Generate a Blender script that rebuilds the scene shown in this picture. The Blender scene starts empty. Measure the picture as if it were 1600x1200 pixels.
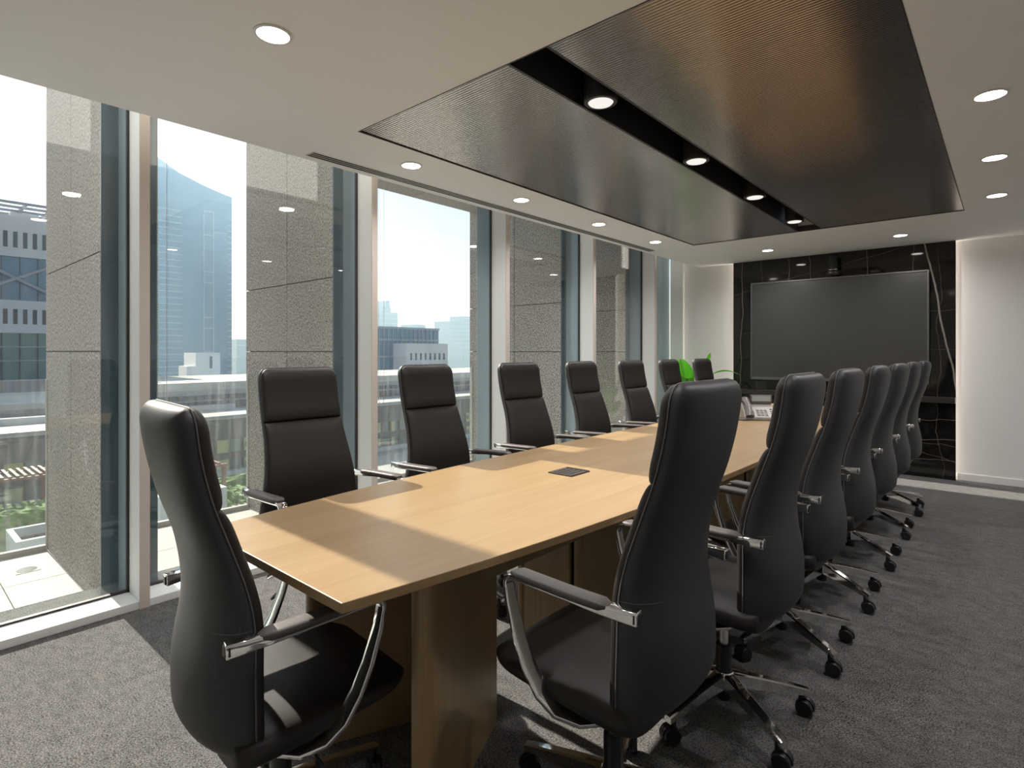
import bpy, bmesh, math, random
from mathutils import Vector, Matrix
random.seed(7)
R = math.radians
scn = bpy.context.scene
col = scn.collection

# ------------------------------------------------------------------ camera
cam = bpy.data.cameras.new('camera')
cam.sensor_width = 36.0
cam.lens = 880 / 1600 * 36
cam.shift_y = -50 / 1600
cam.clip_start = 0.02
cam.clip_end = 6000
cam_o = bpy.data.objects.new('camera', cam)
col.objects.link(cam_o)
cam_o.location = (0, 0, 1.28)
cam_o.rotation_euler = (R(90), 0, R(41.3))
scn.camera = cam_o

# ------------------------------------------------------------------ sky, sun, exposure
world = bpy.data.worlds.new('sky')
scn.world = world
world.use_nodes = True
wn = world.node_tree
wn.nodes.clear()
sky = wn.nodes.new('ShaderNodeTexSky')
sky.sky_type = 'NISHITA'
sky.sun_disc = False
sky.sun_elevation = R(34.6)
sky.sun_rotation = R(270)
sky.altitude = 0
sky.air_density = 1.0
sky.dust_density = 1.3
sky.ozone_density = 1.2
bgn = wn.nodes.new('ShaderNodeBackground')
bgn.inputs['Strength'].default_value = 0.115
won = wn.nodes.new('ShaderNodeOutputWorld')
wn.links.new(sky.outputs[0], bgn.inputs[0])
wn.links.new(bgn.outputs[0], won.inputs[0])

sun = bpy.data.lights.new('sun', 'SUN')
sun.energy = 9.8
sun.angle = R(0.6)
sun.color = (1.0, 0.96, 0.91)
sun_o = bpy.data.objects.new('sun', sun)
col.objects.link(sun_o)
sun_o.rotation_euler = Vector((1, 0.004, -0.69)).to_track_quat('-Z', 'Y').to_euler()
sun_o.location = (-40, 3, 30)

scn.cycles.diffuse_bounces = 6
scn.cycles.transparent_max_bounces = 16
scn.view_settings.view_transform = 'Standard'
scn.view_settings.look = 'None'
scn.view_settings.gamma = 1
scn.view_settings.use_curve_mapping = False
scn.view_settings.exposure = 0.44

# ------------------------------------------------------------------ materials
MATS = {}


def new_mat(name):
    m = bpy.data.materials.new(name)
    m.use_nodes = True
    nt = m.node_tree
    nt.nodes.clear()
    out = nt.nodes.new('ShaderNodeOutputMaterial')
    MATS[name] = m
    return m, nt, out


def lin(c):
    def f(v):
        v /= 255
        return v / 12.92 if v <= 0.04045 else ((v + 0.055) / 1.055) ** 2.4
    return (f(c[0]), f(c[1]), f(c[2]), 1)


def pbr(name, color, rough=0.5, metal=0.0, spec=0.5, coat=0.0, noise=None, bump=None, tr=0.0):
    """noise=(scale xyz, amount, detail) brightens and darkens; bump=(scale, strength)"""
    m, nt, out = new_mat(name)
    b = nt.nodes.new('ShaderNodeBsdfPrincipled')
    c = color if len(color) == 4 else (*color, 1)
    b.inputs['Base Color'].default_value = c
    b.inputs['Roughness'].default_value = rough
    b.inputs['Metallic'].default_value = metal
    b.inputs['Specular IOR Level'].default_value = spec
    b.inputs['Coat Weight'].default_value = coat
    b.inputs['Coat Roughness'].default_value = 0.15
    nt.links.new(b.outputs[0], out.inputs[0])
    tc = nt.nodes.new('ShaderNodeTexCoord')
    if noise:
        sc, amt, det = noise
        mp = nt.nodes.new('ShaderNodeMapping')
        mp.inputs['Scale'].default_value = sc
        nt.links.new(tc.outputs['Object'], mp.inputs[0])
        n = nt.nodes.new('ShaderNodeTexNoise')
        n.inputs['Scale'].default_value = 1
        n.inputs['Detail'].default_value = det
        nt.links.new(mp.outputs[0], n.inputs['Vector'])
        rp = nt.nodes.new('ShaderNodeMapRange')
        rp.inputs['From Min'].default_value = 0.3
        rp.inputs['From Max'].default_value = 0.7
        rp.inputs['To Min'].default_value = 1 - amt
        rp.inputs['To Max'].default_value = 1 + amt
        nt.links.new(n.outputs['Fac'], rp.inputs['Value'])
        mx = nt.nodes.new('ShaderNodeVectorMath')
        mx.operation = 'SCALE'
        mx.inputs[0].default_value = c[:3]
        nt.links.new(rp.outputs[0], mx.inputs['Scale'])
        nt.links.new(mx.outputs[0], b.inputs['Base Color'])
    if bump:
        n2 = nt.nodes.new('ShaderNodeTexNoise')
        n2.inputs['Scale'].default_value = bump[0]
        n2.inputs['Detail'].default_value = 3
        nt.links.new(tc.outputs['Object'], n2.inputs['Vector'])
        bp = nt.nodes.new('ShaderNodeBump')
        bp.inputs['Strength'].default_value = bump[1]
        bp.inputs['Distance'].default_value = 0.004
        nt.links.new(n2.outputs['Fac'], bp.inputs['Height'])
        nt.links.new(bp.outputs[0], b.inputs['Normal'])
    return m


def emit(name, color, strength):
    m, nt, out = new_mat(name)
    e = nt.nodes.new('ShaderNodeEmission')
    e.inputs[0].default_value = (*color, 1)
    e.inputs[1].default_value = strength
    nt.links.new(e.outputs[0], out.inputs[0])
    return m


def glass(name, tint, boost=1.0, dust=0.0):
    """thin architectural pane: clear, with fresnel reflections"""
    m, nt, out = new_mat(name)
    t = nt.nodes.new('ShaderNodeBsdfTransparent')
    t.inputs[0].default_value = (*tint, 1)
    g = nt.nodes.new('ShaderNodeBsdfGlossy')
    g.inputs['Roughness'].default_value = 0.0
    g.inputs['Color'].default_value = (1, 1, 1, 1)
    ge = nt.nodes.new('ShaderNodeNewGeometry')
    dt = nt.nodes.new('ShaderNodeVectorMath')
    dt.operation = 'DOT_PRODUCT'
    nt.links.new(ge.outputs['Incoming'], dt.inputs[0])
    nt.links.new(ge.outputs['Normal'], dt.inputs[1])
    ab = nt.nodes.new('ShaderNodeMath')
    ab.operation = 'ABSOLUTE'
    nt.links.new(dt.outputs['Value'], ab.inputs[0])
    iv = nt.nodes.new('ShaderNodeMath')
    iv.operation = 'SUBTRACT'
    iv.inputs[0].default_value = 1
    nt.links.new(ab.outputs[0], iv.inputs[1])
    pw = nt.nodes.new('ShaderNodeMath')
    pw.operation = 'POWER'
    pw.inputs[1].default_value = 5
    nt.links.new(iv.outputs[0], pw.inputs[0])
    f = nt.nodes.new('ShaderNodeMath')
    f.operation = 'MULTIPLY_ADD'
    f.inputs[1].default_value = 0.96
    f.inputs[2].default_value = 0.04
    nt.links.new(pw.outputs[0], f.inputs[0])
    mu = nt.nodes.new('ShaderNodeMath')
    mu.operation = 'MULTIPLY'
    mu.inputs[1].default_value = boost
    mu.use_clamp = True
    nt.links.new(f.outputs[0], mu.inputs[0])
    mx = nt.nodes.new('ShaderNodeMixShader')
    nt.links.new(mu.outputs[0], mx.inputs[0])
    nt.links.new(t.outputs[0], mx.inputs[1])
    nt.links.new(g.outputs[0], mx.inputs[2])
    if dust:
        d = nt.nodes.new('ShaderNodeBsdfTranslucent')
        d.inputs[0].default_value = (0.8, 0.8, 0.8, 1)
        tc = nt.nodes.new('ShaderNodeTexCoord')
        mp = nt.nodes.new('ShaderNodeMapping')
        mp.inputs['Scale'].default_value = (14, 14, 1.2)
        nt.links.new(tc.outputs['Object'], mp.inputs[0])
        n = nt.nodes.new('ShaderNodeTexNoise')
        n.inputs['Scale'].default_value = 2.0
        n.inputs['Detail'].default_value = 6
        nt.links.new(mp.outputs[0], n.inputs['Vector'])
        rp = nt.nodes.new('ShaderNodeMapRange')
        rp.inputs['From Min'].default_value = 0.5
        rp.inputs['From Max'].default_value = 0.8
        rp.inputs['To Min'].default_value = dust * 0.3
        rp.inputs['To Max'].default_value = dust
        nt.links.new(n.outputs['Fac'], rp.inputs['Value'])
        m2 = nt.nodes.new('ShaderNodeMixShader')
        nt.links.new(rp.outputs[0], m2.inputs[0])
        nt.links.new(mx.outputs[0], m2.inputs[1])
        nt.links.new(d.outputs[0], m2.inputs[2])
        mx = m2
    nt.links.new(mx.outputs[0], out.inputs[0])
    return m


def wood(name, axis):
    """pale oak veneer, fine straight grain along one axis"""
    m, nt, out = new_mat(name)
    b = nt.nodes.new('ShaderNodeBsdfPrincipled')
    b.inputs['Roughness'].default_value = 0.38
    b.inputs['Specular IOR Level'].default_value = 0.35
    tc = nt.nodes.new('ShaderNodeTexCoord')

    def layer(across, along, det):
        mp = nt.nodes.new('ShaderNodeMapping')
        s = [across] * 3
        s[axis] = along
        mp.inputs['Scale'].default_value = s
        nt.links.new(tc.outputs['Object'], mp.inputs[0])
        n = nt.nodes.new('ShaderNodeTexNoise')
        n.inputs['Scale'].default_value = 1
        n.inputs['Detail'].default_value = det
        n.inputs['Roughness'].default_value = 0.6
        nt.links.new(mp.outputs[0], n.inputs['Vector'])
        return n
    n1 = layer(170, 3.0, 3)
    n2 = layer(16, 0.5, 4)
    mxf = nt.nodes.new('ShaderNodeMath')
    mxf.operation = 'ADD'
    nt.links.new(n1.outputs['Fac'], mxf.inputs[0])
    nt.links.new(n2.outputs['Fac'], mxf.inputs[1])
    mr = nt.nodes.new('ShaderNodeMapRange')
    mr.inputs['From Min'].default_value = 0.7
    mr.inputs['From Max'].default_value = 1.3
    nt.links.new(mxf.outputs[0], mr.inputs['Value'])
    rp = nt.nodes.new('ShaderNodeValToRGB')
    rp.color_ramp.elements[0].color = (0.250, 0.160, 0.079, 1)
    rp.color_ramp.elements[1].color = (0.320, 0.217, 0.113, 1)
    nt.links.new(mr.outputs[0], rp.inputs[0])
    nt.links.new(rp.outputs[0], b.inputs['Base Color'])
    nt.links.new(b.outputs[0], out.inputs[0])
    return m


def carpet(name):
    m, nt, out = new_mat(name)
    b = nt.nodes.new('ShaderNodeBsdfPrincipled')
    b.inputs['Roughness'].default_value = 0.95
    b.inputs['Specular IOR Level'].default_value = 0.05
    b.inputs['Sheen Weight'].default_value = 0.15
    tc = nt.nodes.new('ShaderNodeTexCoord')
    vals = []
    for sc, det, w in (((380, 380, 380), 2, 1.15), ((150, 170, 150), 4, 1.05), ((18, 26, 18), 4, 0.3)):
        mp = nt.nodes.new('ShaderNodeMapping')
        mp.inputs['Scale'].default_value = sc
        nt.links.new(tc.outputs['Object'], mp.inputs[0])
        n = nt.nodes.new('ShaderNodeTexNoise')
        n.inputs['Scale'].default_value = 1
        n.inputs['Detail'].default_value = det
        nt.links.new(mp.outputs[0], n.inputs['Vector'])
        mu = nt.nodes.new('ShaderNodeMath')
        mu.operation = 'MULTIPLY_ADD'
        mu.inputs[1].default_value = w
        mu.inputs[2].default_value = -0.5 * w
        nt.links.new(n.outputs['Fac'], mu.inputs[0])
        vals.append(mu)
    a = nt.nodes.new('ShaderNodeMath')
    a2 = nt.nodes.new('ShaderNodeMath')
    nt.links.new(vals[0].outputs[0], a.inputs[0])
    nt.links.new(vals[1].outputs[0], a.inputs[1])
    nt.links.new(a.outputs[0], a2.inputs[0])
    nt.links.new(vals[2].outputs[0], a2.inputs[1])
    mr = nt.nodes.new('ShaderNodeMapRange')
    mr.inputs['From Min'].default_value = -0.22
    mr.inputs['From Max'].default_value = 0.28
    nt.links.new(a2.outputs[0], mr.inputs['Value'])
    rp = nt.nodes.new('ShaderNodeValToRGB')
    rp.color_ramp.elements[0].color = (0.006, 0.006, 0.006, 1)
    rp.color_ramp.elements[1].color = (0.25, 0.245, 0.243, 1)
    nt.links.new(mr.outputs[0], rp.inputs[0])
    nt.links.new(rp.outputs[0], b.inputs['Base Color'])
    bp = nt.nodes.new('ShaderNodeBump')
    bp.inputs['Strength'].default_value = 0.5
    bp.inputs['Distance'].default_value = 0.004
    nt.links.new(a.outputs[0], bp.inputs['Height'])
    nt.links.new(bp.outputs[0], b.inputs['Normal'])
    nt.links.new(b.outputs[0], out.inputs[0])
    return m


def marble(name):
    """polished black marble; each vein is a line x = a + b z, wobbled by noise"""
    m, nt, out = new_mat(name)
    b = nt.nodes.new('ShaderNodeBsdfPrincipled')
    b.inputs['Roughness'].default_value = 0.06
    b.inputs['Specular IOR Level'].default_value = 0.5
    tc = nt.nodes.new('ShaderNodeTexCoord')
    n = nt.nodes.new('ShaderNodeTexNoise')
    n.inputs['Scale'].default_value = 2.2
    n.inputs['Detail'].default_value = 7
    nt.links.new(tc.outputs['Object'], n.inputs['Vector'])
    sx = nt.nodes.new('ShaderNodeSeparateXYZ')
    nt.links.new(tc.outputs['Object'], sx.inputs[0])

    def M(op, a, bb, cc=None, clamp=False):
        q = nt.nodes.new('ShaderNodeMath')
        q.operation = op
        q.use_clamp = clamp
        for i, v in enumerate((a, bb, cc)):
            if v is None:
                continue
            if isinstance(v, (int, float)):
                q.inputs[i].default_value = v
            else:
                nt.links.new(v, q.inputs[i])
        return q.outputs[0]
    nz = M('SUBTRACT', n.outputs['Fac'], 0.5)
    total = None
    # (a, b, vertical?, wobble, width, strength): along z, x = a + b z ; else z = a + b x
    veins = [(-0.215, -0.175, 1, 0.06, 0.011, 0.9), (-2.50, 0.02, 1, 0.10, 0.007, 0.45), (-1.98, 0.02, 1, 0.12, 0.005, 0.5),
             (-1.66, -0.02, 1, 0.12, 0.005, 0.5), (-1.07, -0.03, 1, 0.10, 0.005, 0.45), (-0.80, 0.03, 1, 0.14, 0.004, 0.45),
             (-0.50, -0.01, 1, 0.2, 0.003, 0.3), (-2.30, 0.03, 1, 0.12, 0.003, 0.3),
             (0.62, 0.02, 0, 0.12, 0.004, 0.55), (0.43, 0.05, 0, 0.08, 0.004, 0.6), (0.20, 0.03, 0, 0.1, 0.004, 0.5),
             (1.33, 0.05, 0, 0.12, 0.003, 0.2), (1.75, 0.10, 0, 0.15, 0.003, 0.2), (2.55, 0.22, 0, 0.12, 0.003, 0.35),
             (0.05, -0.32, 0, 0.15, 0.004, 0.4), (0.30, -0.12, 0, 0.15, 0.003, 0.4)]
    for a0, b0, vert, wob, wid, st in veins:
        p, q = (sx.outputs['X'], sx.outputs['Z']) if vert else (sx.outputs['Z'], sx.outputs['X'])
        line = M('MULTIPLY_ADD', q, b0, a0)
        d = M('SUBTRACT', p, line)
        d = M('MULTIPLY_ADD', nz, wob, d)
        d = M('ABSOLUTE', d, None)
        d = M('MULTIPLY_ADD', d, -1.0 / wid, 1.0, True)
        d = M('MULTIPLY', d, st)
        total = d if total is None else M('MAXIMUM', total, d)
    mx = nt.nodes.new('ShaderNodeMix')
    mx.data_type = 'RGBA'
    mx.inputs[6].default_value = (0.008, 0.0075, 0.007, 1)
    mx.inputs[7].default_value = (0.38, 0.33, 0.29, 1)
    nt.links.new(total, mx.inputs[0])
    nt.links.new(mx.outputs[2], b.inputs['Base Color'])
    nt.links.new(b.outputs[0], out.inputs[0])
    return m


WHITE = pbr('white_paint', (0.82, 0.81, 0.80), 0.6, bump=(90, 0.03))
CEIL = pbr('ceiling_paint', (0.85, 0.84, 0.84), 0.7)
CARPET = carpet('carpet')
WOOD_Y = wood('oak_lengthwise', 1)
WOOD_Z = wood('oak_upright', 2)
MARBLE = marble('black_marble')
BRONZE = pbr('bronze_metal', (0.42, 0.375, 0.35), 0.17, 1.0)
BLACK = pbr('black_matte', (0.008, 0.008, 0.008), 0.6, spec=0.3)
TRIM = pbr('dark_trim', (0.030, 0.028, 0.027), 0.45)
GLASS = glass('window_glass', (0.93, 0.955, 0.95), boost=1.3, dust=0.010)
BALGLASS = glass('balustrade_glass', (0.90, 0.94, 0.93), dust=0.06)
MULL = pbr('mullion_white', (0.84, 0.85, 0.84), 0.4)
MULLB = pbr('mullion_beige', (0.66, 0.58, 0.52), 0.5)
MULLOUT = pbr('blue_grey_metal', (0.23, 0.31, 0.36), 0.35, 0.2)
DARKPAN = pbr('dark_cladding', (0.05, 0.085, 0.11), 0.3)
GRANITE = pbr('granite', (0.34, 0.315, 0.285), 0.85, noise=((75, 75, 75), 0.85, 5), bump=(80, 1.0))
PAVE = pbr('paving', (0.47, 0.45, 0.42), 0.7, noise=((2, 2, 2), 0.06, 4))
LEATHER = pbr('black_leather', (0.016, 0.0135, 0.0125), 0.5, spec=0.36, bump=(420, 0.10))
FABRIC = pbr('charcoal_back', (0.028, 0.028, 0.030), 0.50, spec=0.4, bump=(500, 0.06))
PIPE = pbr('grey_piping', (0.085, 0.085, 0.09), 0.5)
CHROME = pbr('chrome', (0.82, 0.82, 0.82), 0.07, 1.0)
SATIN = pbr('satin_steel', (0.75, 0.75, 0.75), 0.32, 0.85)
PLASTIC = pbr('black_plastic', (0.012, 0.012, 0.013), 0.38)
PADMAT = pbr('arm_leather', (0.07, 0.058, 0.056), 0.5, bump=(350, 0.12))
SCREEN = pbr('screen_glass', (0.04, 0.04, 0.04), 0.3, spec=0.9)
TVFRAME = pbr('screen_frame', (0.16, 0.16, 0.165), 0.35, 0.6)
LAMP = emit('lamp_diffuser', (1.0, 0.93, 0.84), 14)
SPOTLENS = emit('spot_lens', (1.0, 0.95, 0.88), 0.7)
LED = emit('led_strip', (1.0, 0.87, 0.74), 10)
LAMPRIM = pbr('lamp_rim', (0.75, 0.74, 0.72), 0.4)
STEEL = pbr('bead_steel', (0.6, 0.55, 0.48), 0.3, 0.8)
PHONE = pbr('phone_grey', (0.30, 0.27, 0.25), 0.4)
PHONED = pbr('phone_dark', (0.10, 0.085, 0.08), 0.35)
LCD = pbr('phone_display', (0.35, 0.38, 0.36), 0.25)
LEAF = pbr('leaf', (0.13, 0.42, 0.03), 0.4, noise=((30, 6, 6), 0.25, 3))
_b = [q for q in LEAF.node_tree.nodes if q.type == 'BSDF_PRINCIPLED'][0]
_t = LEAF.node_tree.nodes.new('ShaderNodeBsdfTranslucent')
_t.inputs[0].default_value = (0.25, 0.70, 0.04, 1)
_m = LEAF.node_tree.nodes.new('ShaderNodeMixShader')
_m.inputs[0].default_value = 0.45
LEAF.node_tree.links.new(_b.outputs[0], _m.inputs[1])
LEAF.node_tree.links.new(_t.outputs[0], _m.inputs[2])
LEAF.node_tree.links.new(_m.outputs[0], [q for q in LEAF.node_tree.nodes if q.type == 'OUTPUT_MATERIAL'][0].inputs[0])
STEMM = pbr('stem', (0.16, 0.28, 0.07), 0.5)
POT = pbr('planter_white', (0.7, 0.7, 0.68), 0.4)
SOIL = pbr('soil', (0.03, 0.02, 0.015), 0.9)


# ------------------------------------------------------------------ mesh helpers
class MB:
    def __init__(self):
        self.v = []
        self.f = []

    def add(self, vs, fs):
        o = len(self.v)
        self.v += [tuple(p) for p in vs]
        self.f += [tuple(i + o for i in f) for f in fs]
        return self

    def box(self, a, b):
        (x0, y0, z0), (x1, y1, z1) = a, b
        x0, x1 = min(x0, x1), max(x0, x1)
        y0, y1 = min(y0, y1), max(y0, y1)
        z0, z1 = min(z0, z1), max(z0, z1)
        return self.add([(x0, y0, z0), (x1, y0, z0), (x1, y1, z0), (x0, y1, z0), (x0, y0, z1), (x1, y0, z1), (x1, y1, z1), (x0, y1, z1)],
                        [(0, 3, 2, 1), (4, 5, 6, 7), (0, 1, 5, 4), (1, 2, 6, 5), (2, 3, 7, 6), (3, 0, 4, 7)])

    def lathe(self, prof, n=24, c=(0, 0, 0), caps=True):
        """prof = [(r, z)] bottom to top around the z axis"""
        vs = []
        for r, z in prof:
            for k in range(n):
                a = 2 * math.pi * k / n
                vs.append((c[0] + r * math.cos(a), c[1] + r * math.sin(a), c[2] + z))
        fs = []
        for i in range(len(prof) - 1):
            for k in range(n):
                k2 = (k + 1) % n
                fs.append((i * n + k, i * n + k2, (i + 1) * n + k2, (i + 1) * n + k))
        if caps:
            fs.append(tuple(range(n - 1, -1, -1)))
            t = (len(prof) - 1) * n
            fs.append(tuple(range(t, t + n)))
        return self.add(vs, fs)

    def rings(self, rings, cap=True):
        n = len(rings[0])
        vs = [p for r in rings for p in r]
        fs = []
        for i in range(len(rings) - 1):
            for k in range(n):
                k2 = (k + 1) % n
                fs.append((i * n + k, i * n + k2, (i + 1) * n + k2, (i + 1) * n + k))
        if cap:
            fs.append(tuple(range(n - 1, -1, -1)))
            t = (len(rings) - 1) * n
            fs.append(tuple(range(t, t + n)))
        return self.add(vs, fs)

    def tube(self, pts, r, n=10, cap=True):
        return self.sweep(pts, lambda i: [(r * math.cos(2 * math.pi * k / n), r * math.sin(2 * math.pi * k / n)) for k in range(n)], cap=cap)

    def sweep(self, pts, sec, side=None, cap=True):
        """sec(i) -> [(a, b)], a along the side vector, b along the normal"""
        pts = [Vector(p) for p in pts]
        rings = []
        prev = Vector(side) if side else None
        for i, p in enumerate(pts):
            d = (pts[min(i + 1, len(pts) - 1)] - pts[max(i - 1, 0)]).normalized()
            if prev is None:
                prev = Vector((1, 0, 0)) if abs(d.x) < 0.8 else Vector((0, 1, 0))
            s = (prev - d * prev.dot(d)).normalized()
            nn = d.cross(s)
            rings.append([tuple(p + s * a + nn * b) for a, b in sec(i)])
            prev = Vector(side) if side else s
        return self.rings(rings, cap)

    def prism(self, poly, z0, z1):
        n = len(poly)
        vs = [(x, y, z0) for x, y in poly] + [(x, y, z1) for x, y in poly]
        fs = [tuple(range(n - 1, -1, -1)), tuple(range(n, 2 * n))]
        fs += [(k, (k + 1) % n, n + (k + 1) % n, n + k) for k in range(n)]
        return self.add(vs, fs)

    def mesh(self, name, mat, smooth=False, bev=0, seg=2, angle=40):
        me = bpy.data.meshes.new(name)
        me.from_pydata(self.v, [], self.f)
        bm = bmesh.new()
        bm.from_mesh(me)
        bmesh.ops.recalc_face_normals(bm, faces=bm.faces)
        if bev:
            ed = [e for e in bm.edges if len(e.link_faces) == 2 and e.calc_face_angle(0) > R(30)]
            bmesh.ops.bevel(bm, geom=ed, offset=bev, segments=seg, profile=0.5, affect='EDGES', clamp_overlap=True)
        if smooth:
            for f in bm.faces:
                f.smooth = True
            for e in bm.edges:
                if len(e.link_faces) == 2 and e.calc_face_angle(0) > R(angle):
                    e.smooth = False
        bm.to_mesh(me)
        bm.free()
        me.materials.append(mat)
        return me

    def build(self, name, mat, parent=None, loc=(0, 0, 0), **k):
        return link(name, self.mesh(name, mat, **k), parent, loc)


def link(name, me, parent=None, loc=(0, 0, 0), rot=(0, 0, 0)):
    o = bpy.data.objects.new(name, me)
    col.objects.link(o)
    o.parent = parent
    o.location = loc
    o.rotation_euler = rot
    return o


def tag(o, label=None, cat=None, group=None, kind=None):
    if label:
        o['label'] = label
    if cat:
        o['category'] = cat
    if group:
        o['group'] = group
    if kind:
        o['kind'] = kind
    return o


def empty(name, loc=(0, 0, 0), rz=0):
    o = bpy.data.objects.new(name, None)
    col.objects.link(o)
    o.empty_display_size = 0.05
    o.location = loc
    o.rotation_euler = (0, 0, rz)
    return o


def copy_tree(o, parent=None):
    c = o.copy()
    col.objects.link(c)
    c.parent = parent
    for ch in list(o.children):
        copy_tree(ch, c)
    return c


def bx(name, a, b, mat, parent=None, bev=0, **k):
    return MB().box(a, b).build(name, mat, parent, bev=bev, **k)


def struct(o, label, cat):
    return tag(o, label, cat, kind='structure')


# ------------------------------------------------------------------ room dimensions (metres)
ZC = 2.39            # ceiling
XG = -3.42           # glass plane
XS = -3.24           # inner face of sill and mullions
XP = -3.03           # ceiling edge at the blind pocket
XR = 1.7             # right wall
YF = 7.19            # far wall
YB = -1.846          # wall behind the camera
ZT = 3.1            # top of the blind pocket
PX0, PX1, PY0, PY1 = -2.455, -0.248, 1.617, 5.66      # metal ceiling panel
CX0, CX1 = -1.446, -1.265                              # black channel

struct(bx('floor', (XG - 0.3, YB - 0.1, -0.25), (XR + 0.1, YF + 0.1, 0), CARPET), 'dark grey speckled carpet covering the meeting room floor', 'floor')

cm = MB()
for a, b in (((XP, YB, ZC), (PX0, YF, ZC + 0.12)), ((PX1, YB, ZC), (XR, YF, ZC + 0.12)),
             ((PX0, YB, ZC), (PX1, PY0, ZC + 0.12)), ((PX0, PY1, ZC), (PX1, YF, ZC + 0.12))):
    cm.box(a, b)
cm.box((XP, YB, ZC + 0.12), (XP + 0.03, YF, ZT))
cm.box((XG - 0.03, YB, ZT), (XP + 0.03, YF, ZT + 0.1))
cm.box((PX0 - 0.1, PY0 - 0.1, ZC + 0.35), (PX1 + 0.1, PY1 + 0.1, ZC + 0.4))
ceil = struct(cm.build('ceiling', CEIL), 'white plaster ceiling framing the bronze ribbed panel', 'ceiling')

wf = MB()
wf.box((XG - 0.02, YF, 0), (XR, YF + 0.12, ZC))
wf.box((XG - 0.02, YF, ZC), (XP, YF + 0.12, ZT))
struct(wf.build('wall_far', WHITE), 'white far wall behind the black marble feature panel', 'wall')
struct(bx('wall_right', (XR, YB, 0), (XR + 0.12, YF, ZC), WHITE), 'white side wall opposite the windows, outside the frame', 'wall')
struct(bx('wall_back', (XG - 0.1, YB - 0.12, 0), (XR, YB, ZT), WHITE), 'white wall behind the viewpoint', 'wall')
struct(bx('baseboard_far', (-0.375, YF - 0.012, 0), (XR, YF, 0.07), WHITE, bev=0.003), 'low white skirting board right of the black marble', 'baseboard')

# ------------------------------------------------------------------ windows: panes, mullions, sills, bead chains
YM = [-1.846 + 1.364 * k for k in range(7)]
YM[2:] = [0.882, 2.246, 3.610, 4.974, 6.338]
wl = ['floor to ceiling window nearest the viewpoint, looking on the glass balustrade',
      'tall window framing the curved-top tower and a stone pier',
      'tall window framing the blue office blocks under a stone lintel',
      'fourth tall window along the facade, filled by a granite pier',
      'narrow looking tall window reflecting the glowing wall edge',
      'last window beside the far white wall']
order = [(1, 2), (2, 3), (3, 4), (4, 5), (5, 6), (6, None), (0, 1)]
for n, (i, j) in enumerate(order):
    y0 = YM[i] + (0.043 if i else 0)
    y1 = YM[j] if j else YF
    w = empty('window_%d' % (n + 1), (XG, y0, 0))
    struct(w, wl[n] if n < 6 else 'tall window beside the viewpoint, outside the frame', 'window')
    dy = y1 - y0
    bx('pane', (-0.004, 0.0, 0.035), (0.004, dy, ZT), GLASS, w)
    bx('sill', (-0.03, 0, 0), (XS - XG, dy, 0.04), MULL, w, bev=0.003)
    bx('gasket', (-0.012, 0, 0.038), (0.012, dy, 0.05), TRIM, w)
    if j:
        bx('mullion', (0.0, dy, 0), (XS - XG - 0.003, dy + 0.043, ZT), MULL, w, bev=0.002)
        bx('mullion_cap', (XS - XG - 0.003, dy - 0.001, 0), (XS - XG + 0.004, dy + 0.044, ZT), MULLB, w)
        bx('outer_mullion', (-0.17, dy - 0.004, -0.076), (-0.004, dy + 0.047, ZT + 0.4), MULLOUT, w, bev=0.004)
        bx('gasket', (-0.006, dy - 0.012, 0.04), (0.012, dy, ZT), TRIM, w)
    # hanging bead chain of the roller blind, at the near side of the bay
    if n < 6:
        cl = ['at the nearest window, left of the first white mullion', 'beside the first white mullion', 'beside the second white mullion, in front of the sky',
              'beside the third white mullion', 'beside the fourth white mullion', 'in the last window by the far wall']
        ch = empty('blind_chain', (XS - 0.055, y0 + 0.05, ZT))
        tag(ch, 'thin beaded blind chain hanging ' + cl[n], 'blind chain', 'roller blind chains')
        zb = 0.95
        for s in (0, 0.045):
            c = MB()
            c.tube([(0, s, 0), (0, s, zb - ZT)], 0.0009, 5)
            q = 0
            while q < ZT - zb:
                c.add([(0.003 * a, s + 0.003 * b, -q + 0.003 * cc) for a, b, cc in ((1, 0, 0), (0, 1, 0), (-1, 0, 0), (0, -1, 0), (0, 0, 1), (0, 0, -1))],
                      [(0, 1, 4), (1, 2, 4), (2, 3, 4), (3, 0, 4), (1, 0, 5), (2, 1, 5), (3, 2, 5), (0, 3, 5)])
                q += 0.012
            c.build('strand', STEEL, ch)
        c = MB()
        c.tube([(0, 0.0225 - 0.0225 * math.cos(a * math.pi / 8), zb - ZT - 0.03 * math.sin(a * math.pi / 8)) for a in range(9)], 0.0018, 6)
        c.build('loop', STEEL, ch, smooth=True)

# end post where the glazing meets the far wall
struct(bx('trim_1', (XG, YF - 0.05, 0), (XS, YF, ZT), MULL, bev=0.003), 'white end post where the glazing meets the far wall', 'trim')

# ------------------------------------------------------------------ ceiling: ribbed bronze panel, channel, spots
def ribbed(x0, x1, y0, y1, z):
    m = MB()
    p = 0.0152
    n = int((y1 - y0) / p)
    p = (y1 - y0) / n
    prof = []
    for k in range(n):
        a = y0 + k * p
        prof += [(a, z + 0.003), (a + 0.0014, z + 0.003), (a + 0.0020, z + 0.0006)]
        for q in range(1, 6):
            t = q / 6
            prof.append((a + 0.0020 + (p - 0.0020) * t, z + 0.0006 * (2 * t - 1) ** 2))
        prof.append((a + p - 0.0002, z + 0.0006))
    vs = []
    for y, zz in prof:
        vs += [(x0, y, zz), (x1, y, zz)]
    m.add(vs, [(2 * i, 2 * i + 1, 2 * i + 3, 2 * i + 2) for i in range(len(prof) - 1)])
    return m


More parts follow.
